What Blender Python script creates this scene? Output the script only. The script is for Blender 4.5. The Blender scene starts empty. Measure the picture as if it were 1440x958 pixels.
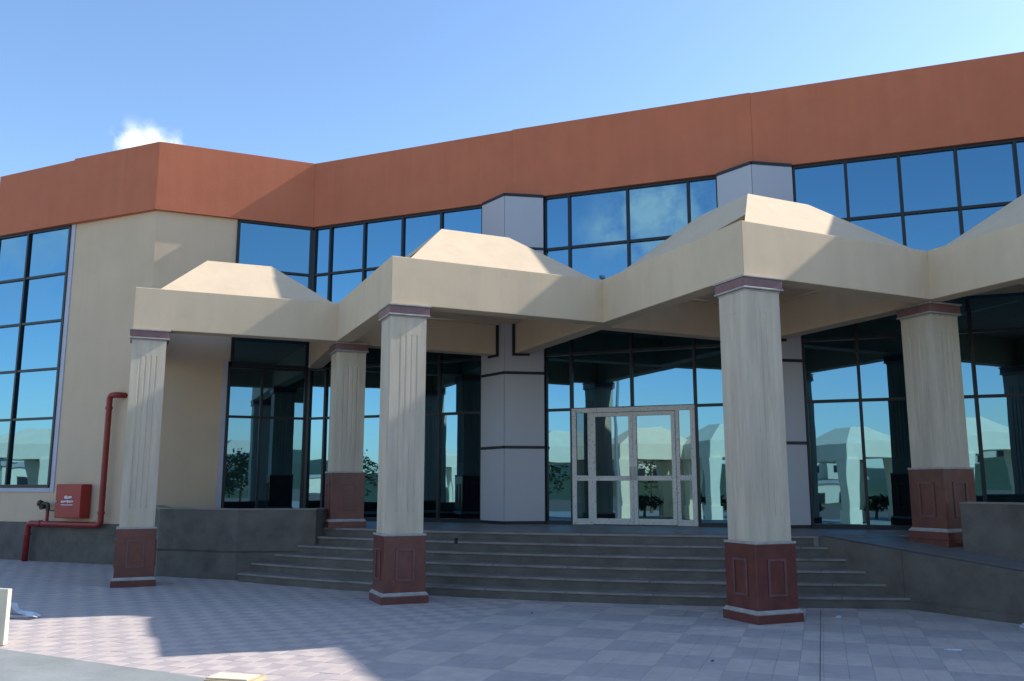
import bpy, bmesh, math, random
from mathutils import Vector, Matrix, noise
random.seed(7)
S = bpy.context.scene
COL = S.collection
R = math.radians

# ------------------------------------------------------------------ camera, sky, sun, exposure
FPX = 1236.0; PITCH = R(9.40); EYE = 1.6
cam_d = bpy.data.cameras.new('camera')
cam = bpy.data.objects.new('camera', cam_d); COL.objects.link(cam)
cam_d.sensor_width = 36; cam_d.lens = FPX / 1440 * 36
cam_d.clip_start = .1; cam_d.clip_end = 5000
cam.location = (0, 0, EYE); cam.rotation_euler = (R(90) + PITCH, 0, 0)
S.camera = cam

SUNV = Vector((1.27, .41, 1)).normalized()
EL = math.asin(SUNV.z); AZ = math.atan2(SUNV.x, SUNV.y)
w = bpy.data.worlds.new('World'); S.world = w; w.use_nodes = True
nt = w.node_tree; nt.nodes.clear()
def nn(t, **k):
    n = nt.nodes.new(t)
    for a, b in k.items(): setattr(n, a, b)
    return n
out = nn('ShaderNodeOutputWorld'); bg = nn('ShaderNodeBackground')
sky = nn('ShaderNodeTexSky', sky_type='NISHITA', sun_disc=False, sun_elevation=EL, sun_rotation=AZ)
sky.air_density = 1.0; sky.dust_density = .6; sky.ozone_density = 3; sky.altitude = 0
SKY_STRENGTH = .15
bg.inputs['Strength'].default_value = SKY_STRENGTH
# a few real clouds, fixed in sky directions
geo = nn('ShaderNodeTexCoord')
nz = nn('ShaderNodeTexNoise'); nz.inputs['Scale'].default_value = 34; nz.inputs['Detail'].default_value = 9
nz.inputs['Roughness'].default_value = .62
nt.links.new(geo.outputs['Generated'], nz.inputs['Vector'])
def px_dir(x, y):
    u = -(y - 479) / FPX
    return Vector(((x - 720) / FPX, math.cos(PITCH) - u * math.sin(PITCH), math.sin(PITCH) + u * math.cos(PITCH))).normalized()
def refl(d, n): return (d - 2 * d.dot(n) * n).normalized()
NF = Vector((-.364, -.931, 0)).normalized()
clouds = [(px_dir(188, 204), .020, .95), (px_dir(215, 203), .019, .85), (px_dir(245, 209), .016, .75),
          (refl(px_dir(925, 305), NF), .06, .85), (refl(px_dir(862, 330), NF), .035, .6), (refl(px_dir(985, 325), NF), .045, .55),
          (refl(px_dir(900, 590), NF), .05, .25), (refl(px_dir(1170, 585), NF), .06, .25), (Vector((.9, -.3, .35)).normalized(), .12, .6),
          (Vector((-.9, -.2, .3)).normalized(), .12, .6)]
acc = None
for d, r, a in clouds:
    dp = nn('ShaderNodeVectorMath', operation='DISTANCE'); dp.inputs[1].default_value = d
    nt.links.new(geo.outputs['Generated'], dp.inputs[0])
    mr = nn('ShaderNodeMapRange', interpolation_type='SMOOTHSTEP')
    mr.inputs['From Min'].default_value = r * 1.7; mr.inputs['From Max'].default_value = 0
    mr.inputs['To Min'].default_value = 0; mr.inputs['To Max'].default_value = a
    nt.links.new(dp.outputs['Value'], mr.inputs['Value'])
    if acc is None: acc = mr.outputs[0]
    else:
        m = nn('ShaderNodeMath', operation='MAXIMUM'); nt.links.new(acc, m.inputs[0]); nt.links.new(mr.outputs[0], m.inputs[1]); acc = m.outputs[0]
mm = nn('ShaderNodeMath', operation='MULTIPLY_ADD'); nt.links.new(nz.outputs['Fac'], mm.inputs[0])
mm.inputs[1].default_value = 2.6; mm.inputs[2].default_value = -1.35
m2 = nn('ShaderNodeMath', operation='ADD'); nt.links.new(mm.outputs[0], m2.inputs[0]); nt.links.new(acc, m2.inputs[1])
m3 = nn('ShaderNodeMath', operation='MULTIPLY', use_clamp=True); nt.links.new(m2.outputs[0], m3.inputs[0]); nt.links.new(acc, m3.inputs[1])
m4 = nn('ShaderNodeMath', operation='MULTIPLY', use_clamp=True); nt.links.new(m3.outputs[0], m4.inputs[0]); m4.inputs[1].default_value = 1.6
mx = nn('ShaderNodeMixRGB'); nt.links.new(m4.outputs[0], mx.inputs['Fac'])
hs = nn('ShaderNodeHueSaturation'); hs.inputs['Saturation'].default_value = 1.05; nt.links.new(sky.outputs[0], hs.inputs['Color'])
nt.links.new(hs.outputs[0], mx.inputs['Color1']); mx.inputs['Color2'].default_value = (5.0, 5.3, 5.5, 1)
nt.links.new(mx.outputs[0], bg.inputs['Color']); nt.links.new(bg.outputs[0], out.inputs[0])

sd = bpy.data.lights.new('sun', 'SUN'); sd.energy = 3.9; sd.angle = R(.53); sd.color = (1, .95, .88)
so = bpy.data.objects.new('sun', sd); COL.objects.link(so)
so.rotation_euler = SUNV.to_track_quat('Z', 'Y').to_euler(); so.location = (0, 0, 30)
vs = S.view_settings; vs.view_transform = 'Standard'; vs.look = 'None'; vs.gamma = 1; vs.use_curve_mapping = False
vs.exposure = 0.85
S.render.engine = 'CYCLES'

# ------------------------------------------------------------------ materials
def mat(name, col, rough=.8, metal=0, var=.12, scale=3, bump=.15, bscale=60, streak=0, spec=.4, col2=None, stain=None, drip=0):
    m = bpy.data.materials.new(name); m.use_nodes = True
    t = m.node_tree; b = t.nodes['Principled BSDF']
    b.inputs['Roughness'].default_value = rough; b.inputs['Metallic'].default_value = metal
    b.inputs['Specular IOR Level'].default_value = spec
    g = t.nodes.new('ShaderNodeNewGeometry')
    mp = t.nodes.new('ShaderNodeMapping'); t.links.new(g.outputs['Position'], mp.inputs[0])
    mp.inputs['Scale'].default_value = (1, 1, 1 if not streak else 1 / streak)
    n = t.nodes.new('ShaderNodeTexNoise'); n.inputs['Scale'].default_value = scale; n.inputs['Detail'].default_value = 8
    n.inputs['Roughness'].default_value = .62
    t.links.new(mp.outputs[0], n.inputs['Vector'])
    r = t.nodes.new('ShaderNodeValToRGB')
    c2 = col2 or tuple(min(1, c * (1 + var)) for c in col)
    c1 = tuple(c * (1 - var) for c in col)
    r.color_ramp.elements[0].position = .3; r.color_ramp.elements[0].color = (*c1, 1)
    r.color_ramp.elements[1].position = .7; r.color_ramp.elements[1].color = (*c2, 1)
    t.links.new(n.outputs['Fac'], r.inputs[0]); last = r.outputs[0]
    if stain:
        n3 = t.nodes.new('ShaderNodeTexNoise'); n3.inputs['Scale'].default_value = stain[1]; n3.inputs['Detail'].default_value = 5
        t.links.new(g.outputs['Position'], n3.inputs['Vector'])
        r3 = t.nodes.new('ShaderNodeValToRGB'); r3.color_ramp.elements[0].position = .52; r3.color_ramp.elements[1].position = .72
        r3.color_ramp.elements[1].color = (stain[2],) * 3 + (1,)
        t.links.new(n3.outputs['Fac'], r3.inputs[0])
        x = t.nodes.new('ShaderNodeMixRGB'); t.links.new(r3.outputs[0], x.inputs['Fac'])
        t.links.new(last, x.inputs['Color1']); x.inputs['Color2'].default_value = (*stain[0], 1); last = x.outputs[0]
    if drip:
        md = t.nodes.new('ShaderNodeMapping'); t.links.new(g.outputs['Position'], md.inputs[0]); md.inputs['Scale'].default_value = (4.5, 4.5, .35)
        nd = t.nodes.new('ShaderNodeTexNoise'); nd.inputs['Scale'].default_value = 1.0; nd.inputs['Detail'].default_value = 6; nd.inputs['Roughness'].default_value = .65
        t.links.new(md.outputs[0], nd.inputs['Vector'])
        mr = t.nodes.new('ShaderNodeMapRange'); mr.inputs['From Min'].default_value = .35; mr.inputs['From Max'].default_value = .65
        mr.inputs['To Min'].default_value = 1 - drip; mr.inputs['To Max'].default_value = 1 + drip * .6
        t.links.new(nd.outputs['Fac'], mr.inputs[0])
        hv = t.nodes.new('ShaderNodeHueSaturation'); t.links.new(mr.outputs[0], hv.inputs['Value']); t.links.new(last, hv.inputs['Color']); last = hv.outputs[0]
    t.links.new(last, b.inputs['Base Color'])
    if bump:
        n2 = t.nodes.new('ShaderNodeTexNoise'); n2.inputs['Scale'].default_value = bscale; n2.inputs['Detail'].default_value = 6
        t.links.new(g.outputs['Position'], n2.inputs['Vector'])
        bp = t.nodes.new('ShaderNodeBump'); bp.inputs['Strength'].default_value = bump; bp.inputs['Distance'].default_value = .01
        t.links.new(n2.outputs['Fac'], bp.inputs['Height']); t.links.new(bp.outputs[0], b.inputs['Normal'])
    return m
M = {}
M['terracotta'] = mat('terracotta_render', (.54, .168, .088), .85, drip=.035, var=.05, scale=1.2, bump=.25, bscale=45, stain=((.55, .19, .105), 2.2, .5), spec=.2)
M['beige'] = mat('beige_render', (.64, .475, .325), .85, drip=.02, var=.045, scale=.9, bump=.2, bscale=50, stain=((.57, .43, .28), 1.7, .35), spec=.2)
M['canopy'] = mat('cream_canopy_render', (.65, .505, .345), .85, drip=.03, var=.05, scale=2.0, bump=.1, bscale=35, streak=3, stain=((.58, .45, .30), 3.1, .45), spec=.2)
M['cladding'] = mat('lilac_grey_cladding', (.47, .46, .49), .35, var=.02, scale=.8, bump=.02, spec=.5)
M['black'] = mat('black_aluminium', (.012, .013, .017), .4, var=.1, bump=0)
M['travertine'] = mat('travertine_render', (.55, .465, .355), .7, var=.17, scale=7, streak=9, bump=.25, bscale=40, stain=((.60, .48, .31), 2.6, .4), spec=.3)
M['granite'] = mat('red_brown_porcelain', (.135, .040, .030), .28, var=.3, scale=5, bump=.03, spec=.5)
M['granite2'] = mat('worn_red_frame', (.16, .07, .068), .35, var=.2, scale=8, bump=.03)
M['cap'] = mat('purple_brown_band', (.20, .105, .105), .45, var=.15, scale=9, bump=.05)
M['mould'] = mat('pale_stone_moulding', (.38, .345, .315), .6, var=.2, scale=12, bump=.1)
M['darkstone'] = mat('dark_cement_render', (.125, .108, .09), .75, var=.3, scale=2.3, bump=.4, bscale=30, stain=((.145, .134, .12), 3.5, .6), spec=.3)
M['step'] = mat('dark_step_stone', (.225, .20, .178), .55, var=.28, scale=2.5, bump=.3, bscale=40, stain=((.24, .225, .20), 5, .6), spec=.4)  # lighter than the risers: the nosing highlight is put into the tread colour
M['terrace'] = mat('terrace_stone', (.19, .185, .18), .45, var=.2, scale=1.3, bump=.12, spec=.4, stain=((.25, .24, .23), 2.5, .5))
M['path'] = mat('pale_concrete', (.25, .26, .25), .8, var=.14, scale=1.1, bump=.35, bscale=25, stain=((.31, .32, .30), 3, .7))
M['soil'] = mat('dry_soil', (.13, .105, .075), .95, var=.3, scale=2, bump=.6, bscale=12)
M['white'] = mat('white_pvc', (.62, .60, .60), .4, var=.05, scale=8, bump=.02)
M['jamb'] = mat('pale_grey_trim', (.47, .46, .52), .5, var=.06, bump=.03)
M['red'] = mat('red_paint', (.36, .03, .022), .35, var=.12, scale=4, bump=.05)
M['redpipe'] = mat('dark_red_pipe_paint', (.26, .022, .02), .35, var=.15, scale=4, bump=.04)
M['brass'] = mat('tarnished_brass', (.08, .06, .04), .5, metal=.5, var=.3, bump=.1)
M['plastic'] = mat('white_plastic_sheet', (.62, .66, .70), .35, var=.15, scale=10, bump=.2)
M['cardboard'] = mat('tan_board', (.55, .42, .25), .8, var=.12, scale=9, bump=.2)
M['creamboard'] = mat('cream_board', (.72, .64, .48), .75, var=.05, bump=.1)
M['print'] = mat('white_print', (.72, .70, .74), .6, var=.1, bump=0)
M['whitewall'] = mat('white_plaster', (.80, .72, .52), .8, var=.06, scale=1.5, bump=.1)
M['leaf'] = mat('olive_foliage', (.05, .075, .03), .7, var=.5, scale=3, bump=0)
M['bark'] = mat('bark', (.12, .09, .06), .9, var=.3, bump=.4)
M['steel'] = mat('galvanised_steel', (.35, .36, .37), .4, metal=.7, var=.1, bump=.03)
M['dark'] = mat('dark_plastic', (.015, .015, .017), .5, var=.1, bump=0)
M['concrete'] = mat('roof_concrete', (.4, .38, .35), .9, var=.1)
M['cloth'] = mat('dark_blue_cloth', (.03, .04, .07), .9, var=.3, scale=9)
M['skin'] = mat('skin', (.35, .2, .13), .6, var=.1, bump=0)

def tape_mat():
    m = mat('white_pvc_with_film_print', (.66, .62, .57), .4, var=.05, scale=8, bump=.02)
    t = m.node_tree; b = t.nodes['Principled BSDF']; src = b.inputs['Base Color'].links[0].from_socket
    g = t.nodes.new('ShaderNodeNewGeometry')
    n = t.nodes.new('ShaderNodeTexNoise'); n.inputs['Scale'].default_value = 26; n.inputs['Detail'].default_value = 3; n.inputs['Roughness'].default_value = .8
    t.links.new(g.outputs['Position'], n.inputs['Vector'])
    r = t.nodes.new('ShaderNodeValToRGB'); r.color_ramp.elements[0].position = .58; r.color_ramp.elements[1].position = .66
    t.links.new(n.outputs['Fac'], r.inputs[0])
    x = t.nodes.new('ShaderNodeMixRGB'); t.links.new(r.outputs[0], x.inputs['Fac']); t.links.new(src, x.inputs['Color1'])
    x.inputs['Color2'].default_value = (.22, .17, .27, 1); t.links.new(x.outputs[0], b.inputs['Base Color'])
    return m
M['tape'] = tape_mat()

def glass_mat(name, tint, base, fac):
    m = bpy.data.materials.new(name); m.use_nodes = True; t = m.node_tree; t.nodes.clear()
    o = t.nodes.new('ShaderNodeOutputMaterial'); mixs = t.nodes.new('ShaderNodeMixShader')
    d = t.nodes.new('ShaderNodeBsdfDiffuse'); gl = t.nodes.new('ShaderNodeBsdfGlossy')
    gl.inputs['Roughness'].default_value = .012; gl.inputs['Color'].default_value = (*tint, 1); d.inputs['Color'].default_value = (*base, 1)
    g = t.nodes.new('ShaderNodeNewGeometry'); n = t.nodes.new('ShaderNodeTexNoise')
    n.inputs['Scale'].default_value = .9; n.inputs['Detail'].default_value = 1.5; t.links.new(g.outputs['Position'], n.inputs['Vector'])
    bp = t.nodes.new('ShaderNodeBump'); bp.inputs['Strength'].default_value = .16; bp.inputs['Distance'].default_value = .012
    t.links.new(n.outputs['Fac'], bp.inputs['Height']); t.links.new(bp.outputs[0], gl.inputs['Normal'])
    mixs.inputs[0].default_value = fac
    t.links.new(d.outputs[0], mixs.inputs[1]); t.links.new(gl.outputs[0], mixs.inputs[2]); t.links.new(mixs.outputs[0], o.inputs[0])
    return m
M['glass'] = glass_mat('blue_mirror_glass', (.13, .275, .38), (.006, .012, .016), .93)
M['doorglass'] = glass_mat('door_mirror_glass', (.17, .29, .35), (.012, .03, .04), .9)
M['darkglass'] = glass_mat('dark_door_panel', (.10, .18, .24), (.02, .04, .055), .6)

TA = R(-19.2); TE = Vector((math.cos(TA), math.sin(TA))); TN = Vector((-math.sin(TA), math.cos(TA))); TS = .207
def tile_mat(name, col):
    m = mat(name, col, .6, var=.1, scale=6, bump=.15, bscale=50, spec=.3)
    t = m.node_tree; b = t.nodes['Principled BSDF']; src = b.inputs['Base Color'].links[0].from_socket
    g = t.nodes.new('ShaderNodeNewGeometry'); mp = t.nodes.new('ShaderNodeMapping'); mp.vector_type = 'TEXTURE'
    mp.inputs['Rotation'].default_value = (0, 0, TA); mp.inputs['Scale'].default_value = (TS, TS, 100)
    t.links.new(g.outputs['Position'], mp.inputs[0])
    fl = t.nodes.new('ShaderNodeVectorMath'); fl.operation = 'FLOOR'; t.links.new(mp.outputs[0], fl.inputs[0])
    wn = t.nodes.new('ShaderNodeTexWhiteNoise'); t.links.new(fl.outputs[0], wn.inputs['Vector'])
    h = t.nodes.new('ShaderNodeHueSaturation'); mr = t.nodes.new('ShaderNodeMapRange')
    mr.inputs['To Min'].default_value = .95; mr.inputs['To Max'].default_value = 1.05
    t.links.new(wn.outputs['Value'], mr.inputs[0]); t.links.new(mr.outputs[0], h.inputs['Value']); t.links.new(src, h.inputs['Color'])
    # dust
    n = t.nodes.new('ShaderNodeTexNoise'); n.inputs['Scale'].default_value = .7; n.inputs['Detail'].default_value = 7
    t.links.new(g.outputs['Position'], n.inputs['Vector'])
    r = t.nodes.new('ShaderNodeValToRGB'); r.color_ramp.elements[0].position = .4; r.color_ramp.elements[1].position = .75; r.color_ramp.elements[1].color = (.6, .6, .6, 1)
    t.links.new(n.outputs['Fac'], r.inputs[0])
    x = t.nodes.new('ShaderNodeMixRGB'); t.links.new(r.outputs[0], x.inputs['Fac']); t.links.new(h.outputs[0], x.inputs['Color1'])
    x.inputs['Color2'].default_value = (.47, .41, .38, 1); t.links.new(x.outputs[0], b.inputs['Base Color'])
    return m
M['tileA'] = tile_mat('grey_paving_tile', (.415, .36, .35))
M['tileB'] = tile_mat('pale_pinkish_paving_tile', (.54, .455, .41))

# ------------------------------------------------------------------ helpers
def V2(p): return Vector((p[0], p[1]))
class MB:
    def __init__(s): s.v = []; s.f = []; s.mi = []; s.mats = []
    def _m(s, m):
        if m not in s.mats: s.mats.append(m)
        return s.mats.index(m)
    def face(s, pts, m=None):
        i = len(s.v); s.v += [tuple(p) for p in pts]; s.f.append(tuple(range(i, i + len(pts)))); s.mi.append(s._m(m))
    def prism(s, poly, z0, z1, m=None, top=True, bottom=True):
        a = sum(poly[i][0] * poly[(i + 1) % len(poly)][1] - poly[(i + 1) % len(poly)][0] * poly[i][1] for i in range(len(poly)))
        if a < 0: poly = poly[::-1]
        n = len(poly); i = len(s.v); k = s._m(m)
        zz0 = z0 if isinstance(z0, (list, tuple)) else [z0] * n
        zz1 = z1 if isinstance(z1, (list, tuple)) else [z1] * n
        if a < 0 and isinstance(z0, (list, tuple)): zz0 = zz0[::-1]
        if a < 0 and isinstance(z1, (list, tuple)): zz1 = zz1[::-1]
        s.v += [(p[0], p[1], z) for p, z in zip(poly, zz0)] + [(p[0], p[1], z) for p, z in zip(poly, zz1)]
        for j in range(n):
            s.f.append((i + j, i + (j + 1) % n, i + n + (j + 1) % n, i + n + j)); s.mi.append(k)
        if top: s.f.append(tuple(range(i + n, i + 2 * n))); s.mi.append(k)
        if bottom: s.f.append(tuple(range(i + n - 1, i - 1, -1))); s.mi.append(k)
    def box(s, o, ax, ay, x0, x1, y0, y1, z0, z1, m=None):
        o = V2(o); ax = V2(ax); ay = V2(ay)
        s.prism([o + ax * x + ay * y for x, y in ((x0, y0), (x1, y0), (x1, y1), (x0, y1))], z0, z1, m)
    def tube(s, path, r, m=None, n=14, caps=True):
        path = [Vector(p) for p in path]; k = s._m(m); rings = []
        up = None
        for j, p in enumerate(path):
            t = (path[min(j + 1, len(path) - 1)] - path[max(j - 1, 0)]).normalized()
            if up is None:
                a = Vector((0, 0, 1)) if abs(t.z) < .9 else Vector((1, 0, 0))
                up = (a - t * a.dot(t)).normalized()
            else: up = (up - t * up.dot(t)).normalized()
            sd_ = t.cross(up); rr = r[j] if isinstance(r, (list, tuple)) else r
            i = len(s.v)
            s.v += [tuple(p + (up * math.cos(2 * math.pi * q / n) + sd_ * math.sin(2 * math.pi * q / n)) * rr) for q in range(n)]
            rings.append(i)
        for a, b in zip(rings, rings[1:]):
            for q in range(n): s.f.append((a + q, a + (q + 1) % n, b + (q + 1) % n, b + q)); s.mi.append(k)
        if caps:
            s.f.append(tuple(rings[0] + q for q in range(n - 1, -1, -1))); s.mi.append(k)
            s.f.append(tuple(rings[-1] + q for q in range(n))); s.mi.append(k)
    def build(s, name, m=None, parent=None, bevel=0, smooth=False, origin=None):
        me = bpy.data.meshes.new(name)
        off = Vector(parent_loc(parent)) if parent is not None else Vector(origin or (0, 0, 0))
        me.from_pydata([(x - off.x, y - off.y, z - off.z) for x, y, z in s.v], [], s.f)
        for mt in s.mats: me.materials.append(M[mt] if mt else m if not isinstance(m, str) else M[m])
        for p, k in zip(me.polygons, s.mi): p.material_index = k
        bm = bmesh.new(); bm.from_mesh(me)
        bmesh.ops.remove_doubles(bm, verts=bm.verts, dist=.0002) if smooth else None
        bmesh.ops.recalc_face_normals(bm, faces=bm.faces)
        if bevel:
            es = [e for e in bm.edges if len(e.link_faces) == 2 and e.calc_face_angle(0) > .5]
            bmesh.ops.bevel(bm, geom=es, offset=bevel, segments=2, affect='EDGES', profile=.5, clamp_overlap=True)
        bm.to_mesh(me); bm.free()
        if smooth:
            for p in me.polygons: p.use_smooth = True
        o = bpy.data.objects.new(name, me); COL.objects.link(o)
        if parent is not None: o.parent = parent
        else: o.location = off
        return o
def parent_loc(p):
    l = Vector((0, 0, 0))
    while p is not None: l += p.location; p = p.parent
    return l
def tag(o, label, cat, group=None):
    o['label'] = label; o['category'] = cat
    if group: o['group'] = group
    return o
def thing(name, label, cat, loc=(0, 0, 0), group=None):
    o = bpy.data.objects.new(name, None); COL.objects.link(o); o.location = loc; o.empty_display_size = .2
    return tag(o, label, cat, group)
def struct(o): o['kind'] = 'structure'; return o
def copy_tree(o, parent=None):
    c = o.copy(); COL.objects.link(c)
    if parent is not None: c.parent = parent
    for ch in list(o.children): copy_tree(ch, c)
    return c
def simple(name, poly, z0, z1, m, parent=None, bevel=0):
    b = MB(); b.prism(poly, z0, z1); return b.build(name, m, parent, bevel)

def proj(X, Y, Z):
    z = Z - EYE; d = Y * math.cos(PITCH) + z * math.sin(PITCH); u = -Y * math.sin(PITCH) + z * math.cos(PITCH)
    if d < .1: return None
    return 720 + FPX * X / d, 479 - FPX * u / d

# ------------------------------------------------------------------ plan
e1 = V2((math.cos(R(23)), math.sin(R(23)))); nb = V2((-e1.y, e1.x))     # along a front beam / back towards the building
ZT = .87; ZC = 4.21; ZB = 4.92; HB = 7.52; HP = 9.06
P0 = V2((-12.45, 20.46)); P0s = V2((-10.1, 19.36)); P1 = V2((-7.72, 18.32)); P2 = V2((-4.61, 19.66))
P3 = V2((.01, 17.70)); P4 = V2((4.58, 15.91)); P5 = V2((9.16, 14.18)); P6 = P5 - nb * 3.4; P7 = P6 + V2((9.3, -3.6))
# the ground
gb = MB(); gb.prism([(-900, -900), (900, -900), (900, 900), (-900, 900)], -.5, -.03)
struct(gb.build('ground', 'soil'))
pb = MB(); pb.prism([(-40, -18), (40, -18), (40, 24), (-40, 24)], -.03, -.022)
struct(pb.build('paving_bed', 'path'))

# plaza of small tiles (one tile 0.207 m): checker blocks of 3x3 on the right, single tiles on the left
plaza = bpy.data.objects.new('plaza_paving', None); COL.objects.link(plaza); struct(plaza)
O0 = V2((3.24, 8.27))           # a block corner
tiles = []
for i in range(-92, 80):
    for j in range(-60, 62):
        c = O0 + TE * ((i + .5) * TS) + TN * ((j + .5) * TS)
        if not (-14 < c.x < 12 and 2.5 < c.y < 20.5): continue
        # under the building/terrace: not needed
        if (c - V2((0, 13.6))).dot(V2((.366, .93))) > 3.2 and c.x > -4: continue
        right = i >= -22
        dark = ((i // 3 + j // 3) % 2 == 0) if right else ((i + j) % 2 == 0)
        vis = 0
        cs = [c + TE * a * TS / 2 + TN * b * TS / 2 for a, b in ((-1, -1), (1, -1), (1, 1), (-1, 1))]
        pp = [proj(q.x, q.y, 0) for q in cs]
        if all(pp):
            ctr = proj(c.x, c.y, 0)
            if -5 < ctr[0] < 1445 and ctr[1] < 960:
                vis = abs(sum(pp[k][0] * pp[(k + 1) % 4][1] - pp[(k + 1) % 4][0] * pp[k][1] for k in range(4)) / 2)
                # under the concrete path it is not seen
                if (c - V2((-5.07, 9.08))).dot(V2((-.472, -.882))) > 0: vis = 0
        tiles.append((vis, c, dark, i, j))
tiles.sort(key=lambda t: -t[0])
def tile_mb(g=.0008):
    b = MB(); h = TS / 2 - g; q = .0013
    ring = lambda s, z: [tuple(TE * a * s + TN * c_ * s) + (z,) for a, c_ in ((-1, -1), (1, -1), (1, 1), (-1, 1))]
    lo, mi, hi = ring(h, -.022), ring(h, -q), ring(h - q, 0)
    b.face(hi)
    for k in range(4):
        b.face([lo[k], lo[(k + 1) % 4], mi[(k + 1) % 4], mi[k]]); b.face([mi[k], mi[(k + 1) % 4], hi[(k + 1) % 4], hi[k]])
    return b
tmA = tile_mb().build('tile', 'tileA', plaza); tmB = tile_mb().build('tile', 'tileB', plaza)
meA, meB = tmA.data, tmB.data
bpy.data.objects.remove(tmA); bpy.data.objects.remove(tmB)
rest = MB()
T0 = tile_mb()
for n_, (vis, c, dark, i, j) in enumerate(tiles):
    dz = random.uniform(-.0015, .0015); tx, ty = random.uniform(-.006, .006), random.uniform(-.006, .006)
    if n_ < 300:
        o = bpy.data.objects.new('tile', meA if dark else meB); COL.objects.link(o); o.parent = plaza
        o.location = (c.x, c.y, dz); o.rotation_euler = (tx, ty, 0)
    else:
        k = len(rest.v); rest.v += [(x + c.x, y + c.y, z + dz + x * ty + y * tx) for x, y, z in T0.v]
        mi = rest._m('tileA' if dark else 'tileB')
        rest.f += [tuple(q + k for q in f) for f in T0.f]; rest.mi += [mi] * len(T0.f)
o = rest.build('tile_field', None, plaza); o['kind'] = 'stuff'

jb = MB(); jc = V2((3.95, 11.66)); jb.prism([jc - TN * 9 - TE * .004, jc - TN * 9 + TE * .004, jc + TN * .3 + TE * .004, jc + TN * .3 - TE * .004], -.02, .0022, 'darkstone')
struct(jb.build('expansion_joint', None))
# pale concrete path, bottom left
pa, pd = V2((-5.07, 9.08)), V2((.882, -.472)).normalized(); pn = V2((-pd.y, pd.x)) * -1
pbm = MB()
pbm.prism([pa - pd * 22, pa + pd * 22, pa + pd * 22 + pn * 14, pa - pd * 22 + pn * 14], -.02, .012)
struct(pbm.build('concrete_path', 'path', bevel=.003))

# ------------------------------------------------------------------ terrace, steps
RS = R(-21.5); es = V2((math.cos(RS), math.sin(RS))); ns = V2((-es.y, es.x)); OS = V2((0, 13.0))
def st(s, t): return OS + es * s + ns * t
RISE = ZT / 6
def arc(t0, s0, s1, n=22, curve=.028):
    return [st(s0 + (s1 - s0) * k / n, curve * (s0 + (s1 - s0) * k / n) ** 2 + .043 * (s0 + (s1 - s0) * k / n) + t0) for k in range(n + 1)]
t0s = [-.03, .27, .54, .80, 1.06, 1.27]
sl = [-5.22, -5.3, -5.2, -5.0, -4.8, -4.5]; sr = [5.62, 5.50, 5.32, 5.12, 4.95, 4.75]
steps = thing('entrance_steps', 'broad flight of dark stone steps curving up to the glass entrance', 'steps', (-.9, 13.2, 0))
TOPL = V2((4.50, 13.20)); RD = V2((.52, -.854)); RNO = V2((RD.y, -RD.x)) * -1   # ramp direction, to its inner side
RNI = V2((.854, .52))
terr_front = arc(t0s[5] + .3, -4.5, 4.0)
for k in range(6):
    f = arc(t0s[k], sl[k], sr[k]); depth = .50
    bk = arc(t0s[k] + depth, sl[k], sr[k])
    zt = RISE * (k + 1); zb = RISE * k - (.02 if k else .03)
    # riser block, set back under the tread slab
    f2 = arc(t0s[k] + .018, sl[k] + .01, sr[k] - .01)
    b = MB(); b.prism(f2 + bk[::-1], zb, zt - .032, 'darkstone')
    ob = b.build('step', None, steps)
    # tread slabs, one per length of about a metre
    nseg = 9
    for q in range(nseg):
        sa = sl[k] + (sr[k] - sl[k]) * q / nseg + .002; sb = sl[k] + (sr[k] - sl[k]) * (q + 1) / nseg - .002
        b = MB(); dep = depth if k < 5 else .44
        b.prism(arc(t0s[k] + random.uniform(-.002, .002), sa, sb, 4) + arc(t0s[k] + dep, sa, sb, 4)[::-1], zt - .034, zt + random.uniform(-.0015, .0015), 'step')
        b.build('tread', None, ob, bevel=.006)
# terrace floor slabs
RP0 = TOPL + RNI * 1.2
tb = MB(); tb.prism(terr_front + [TOPL, RP0, V2((6.9, 12.95)), P5 + V2((0, .3)), P4 + nb * 1, P3 + V2((0, .6)), P2 + V2((0, .6)), V2((-7.5, 18.6)), V2((-5.5, 16.0)), st(-4.5, 1.6)], -.02, ZT - .005)
struct(tb.build('terrace', 'step', bevel=0))
floor_ = MB()
a0 = -5.0
struct_terrace = bpy.data.objects['terrace']
cnt = 0
for i in range(-9, 11):
    for j in range(0, 8):
        s0, s1 = i * .6, (i + 1) * .6
        t_0 = 1.27 + .44 + j * .6; t_1 = t_0 + .6
        cv = lambda s, t: st(s, .028 * s * s + .043 * s + t)
        c = cv((s0 + s1) / 2, (t_0 + t_1) / 2)
        if c.x < -6.5 or c.x > 8: continue
        # keep in front of facade and left of the ramp line
        def infront(p):
            for A, B in ((P2, P3), (P3, P4), (P4, P5)):
                if A.x - .05 <= p.x <= B.x: return (p - A).dot(V2((-(B - A).y, (B - A).x)).normalized()) < .35
            return p.y < 19.6
        if not infront(c): continue
        if (c - TOPL).dot(RNI) > 1.3 and c.y < 13.6: continue
        if (c - TOPL).dot(V2((-RD.y, RD.x))) < -.02 and c.y < 13.0: continue
        if (c - TOPL).dot(RD) > -.30 : continue
        g = .003
        b = MB(); b.prism([cv(s0 + g, t_0 + g), cv(s1 - g, t_0 + g), cv(s1 - g, t_1 - g), cv(s0 + g, t_1 - g)], ZT - .03, ZT + random.uniform(-.001, .001), 'terrace')
        b.build('floor_slab', None, struct_terrace, bevel=.002)

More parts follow.
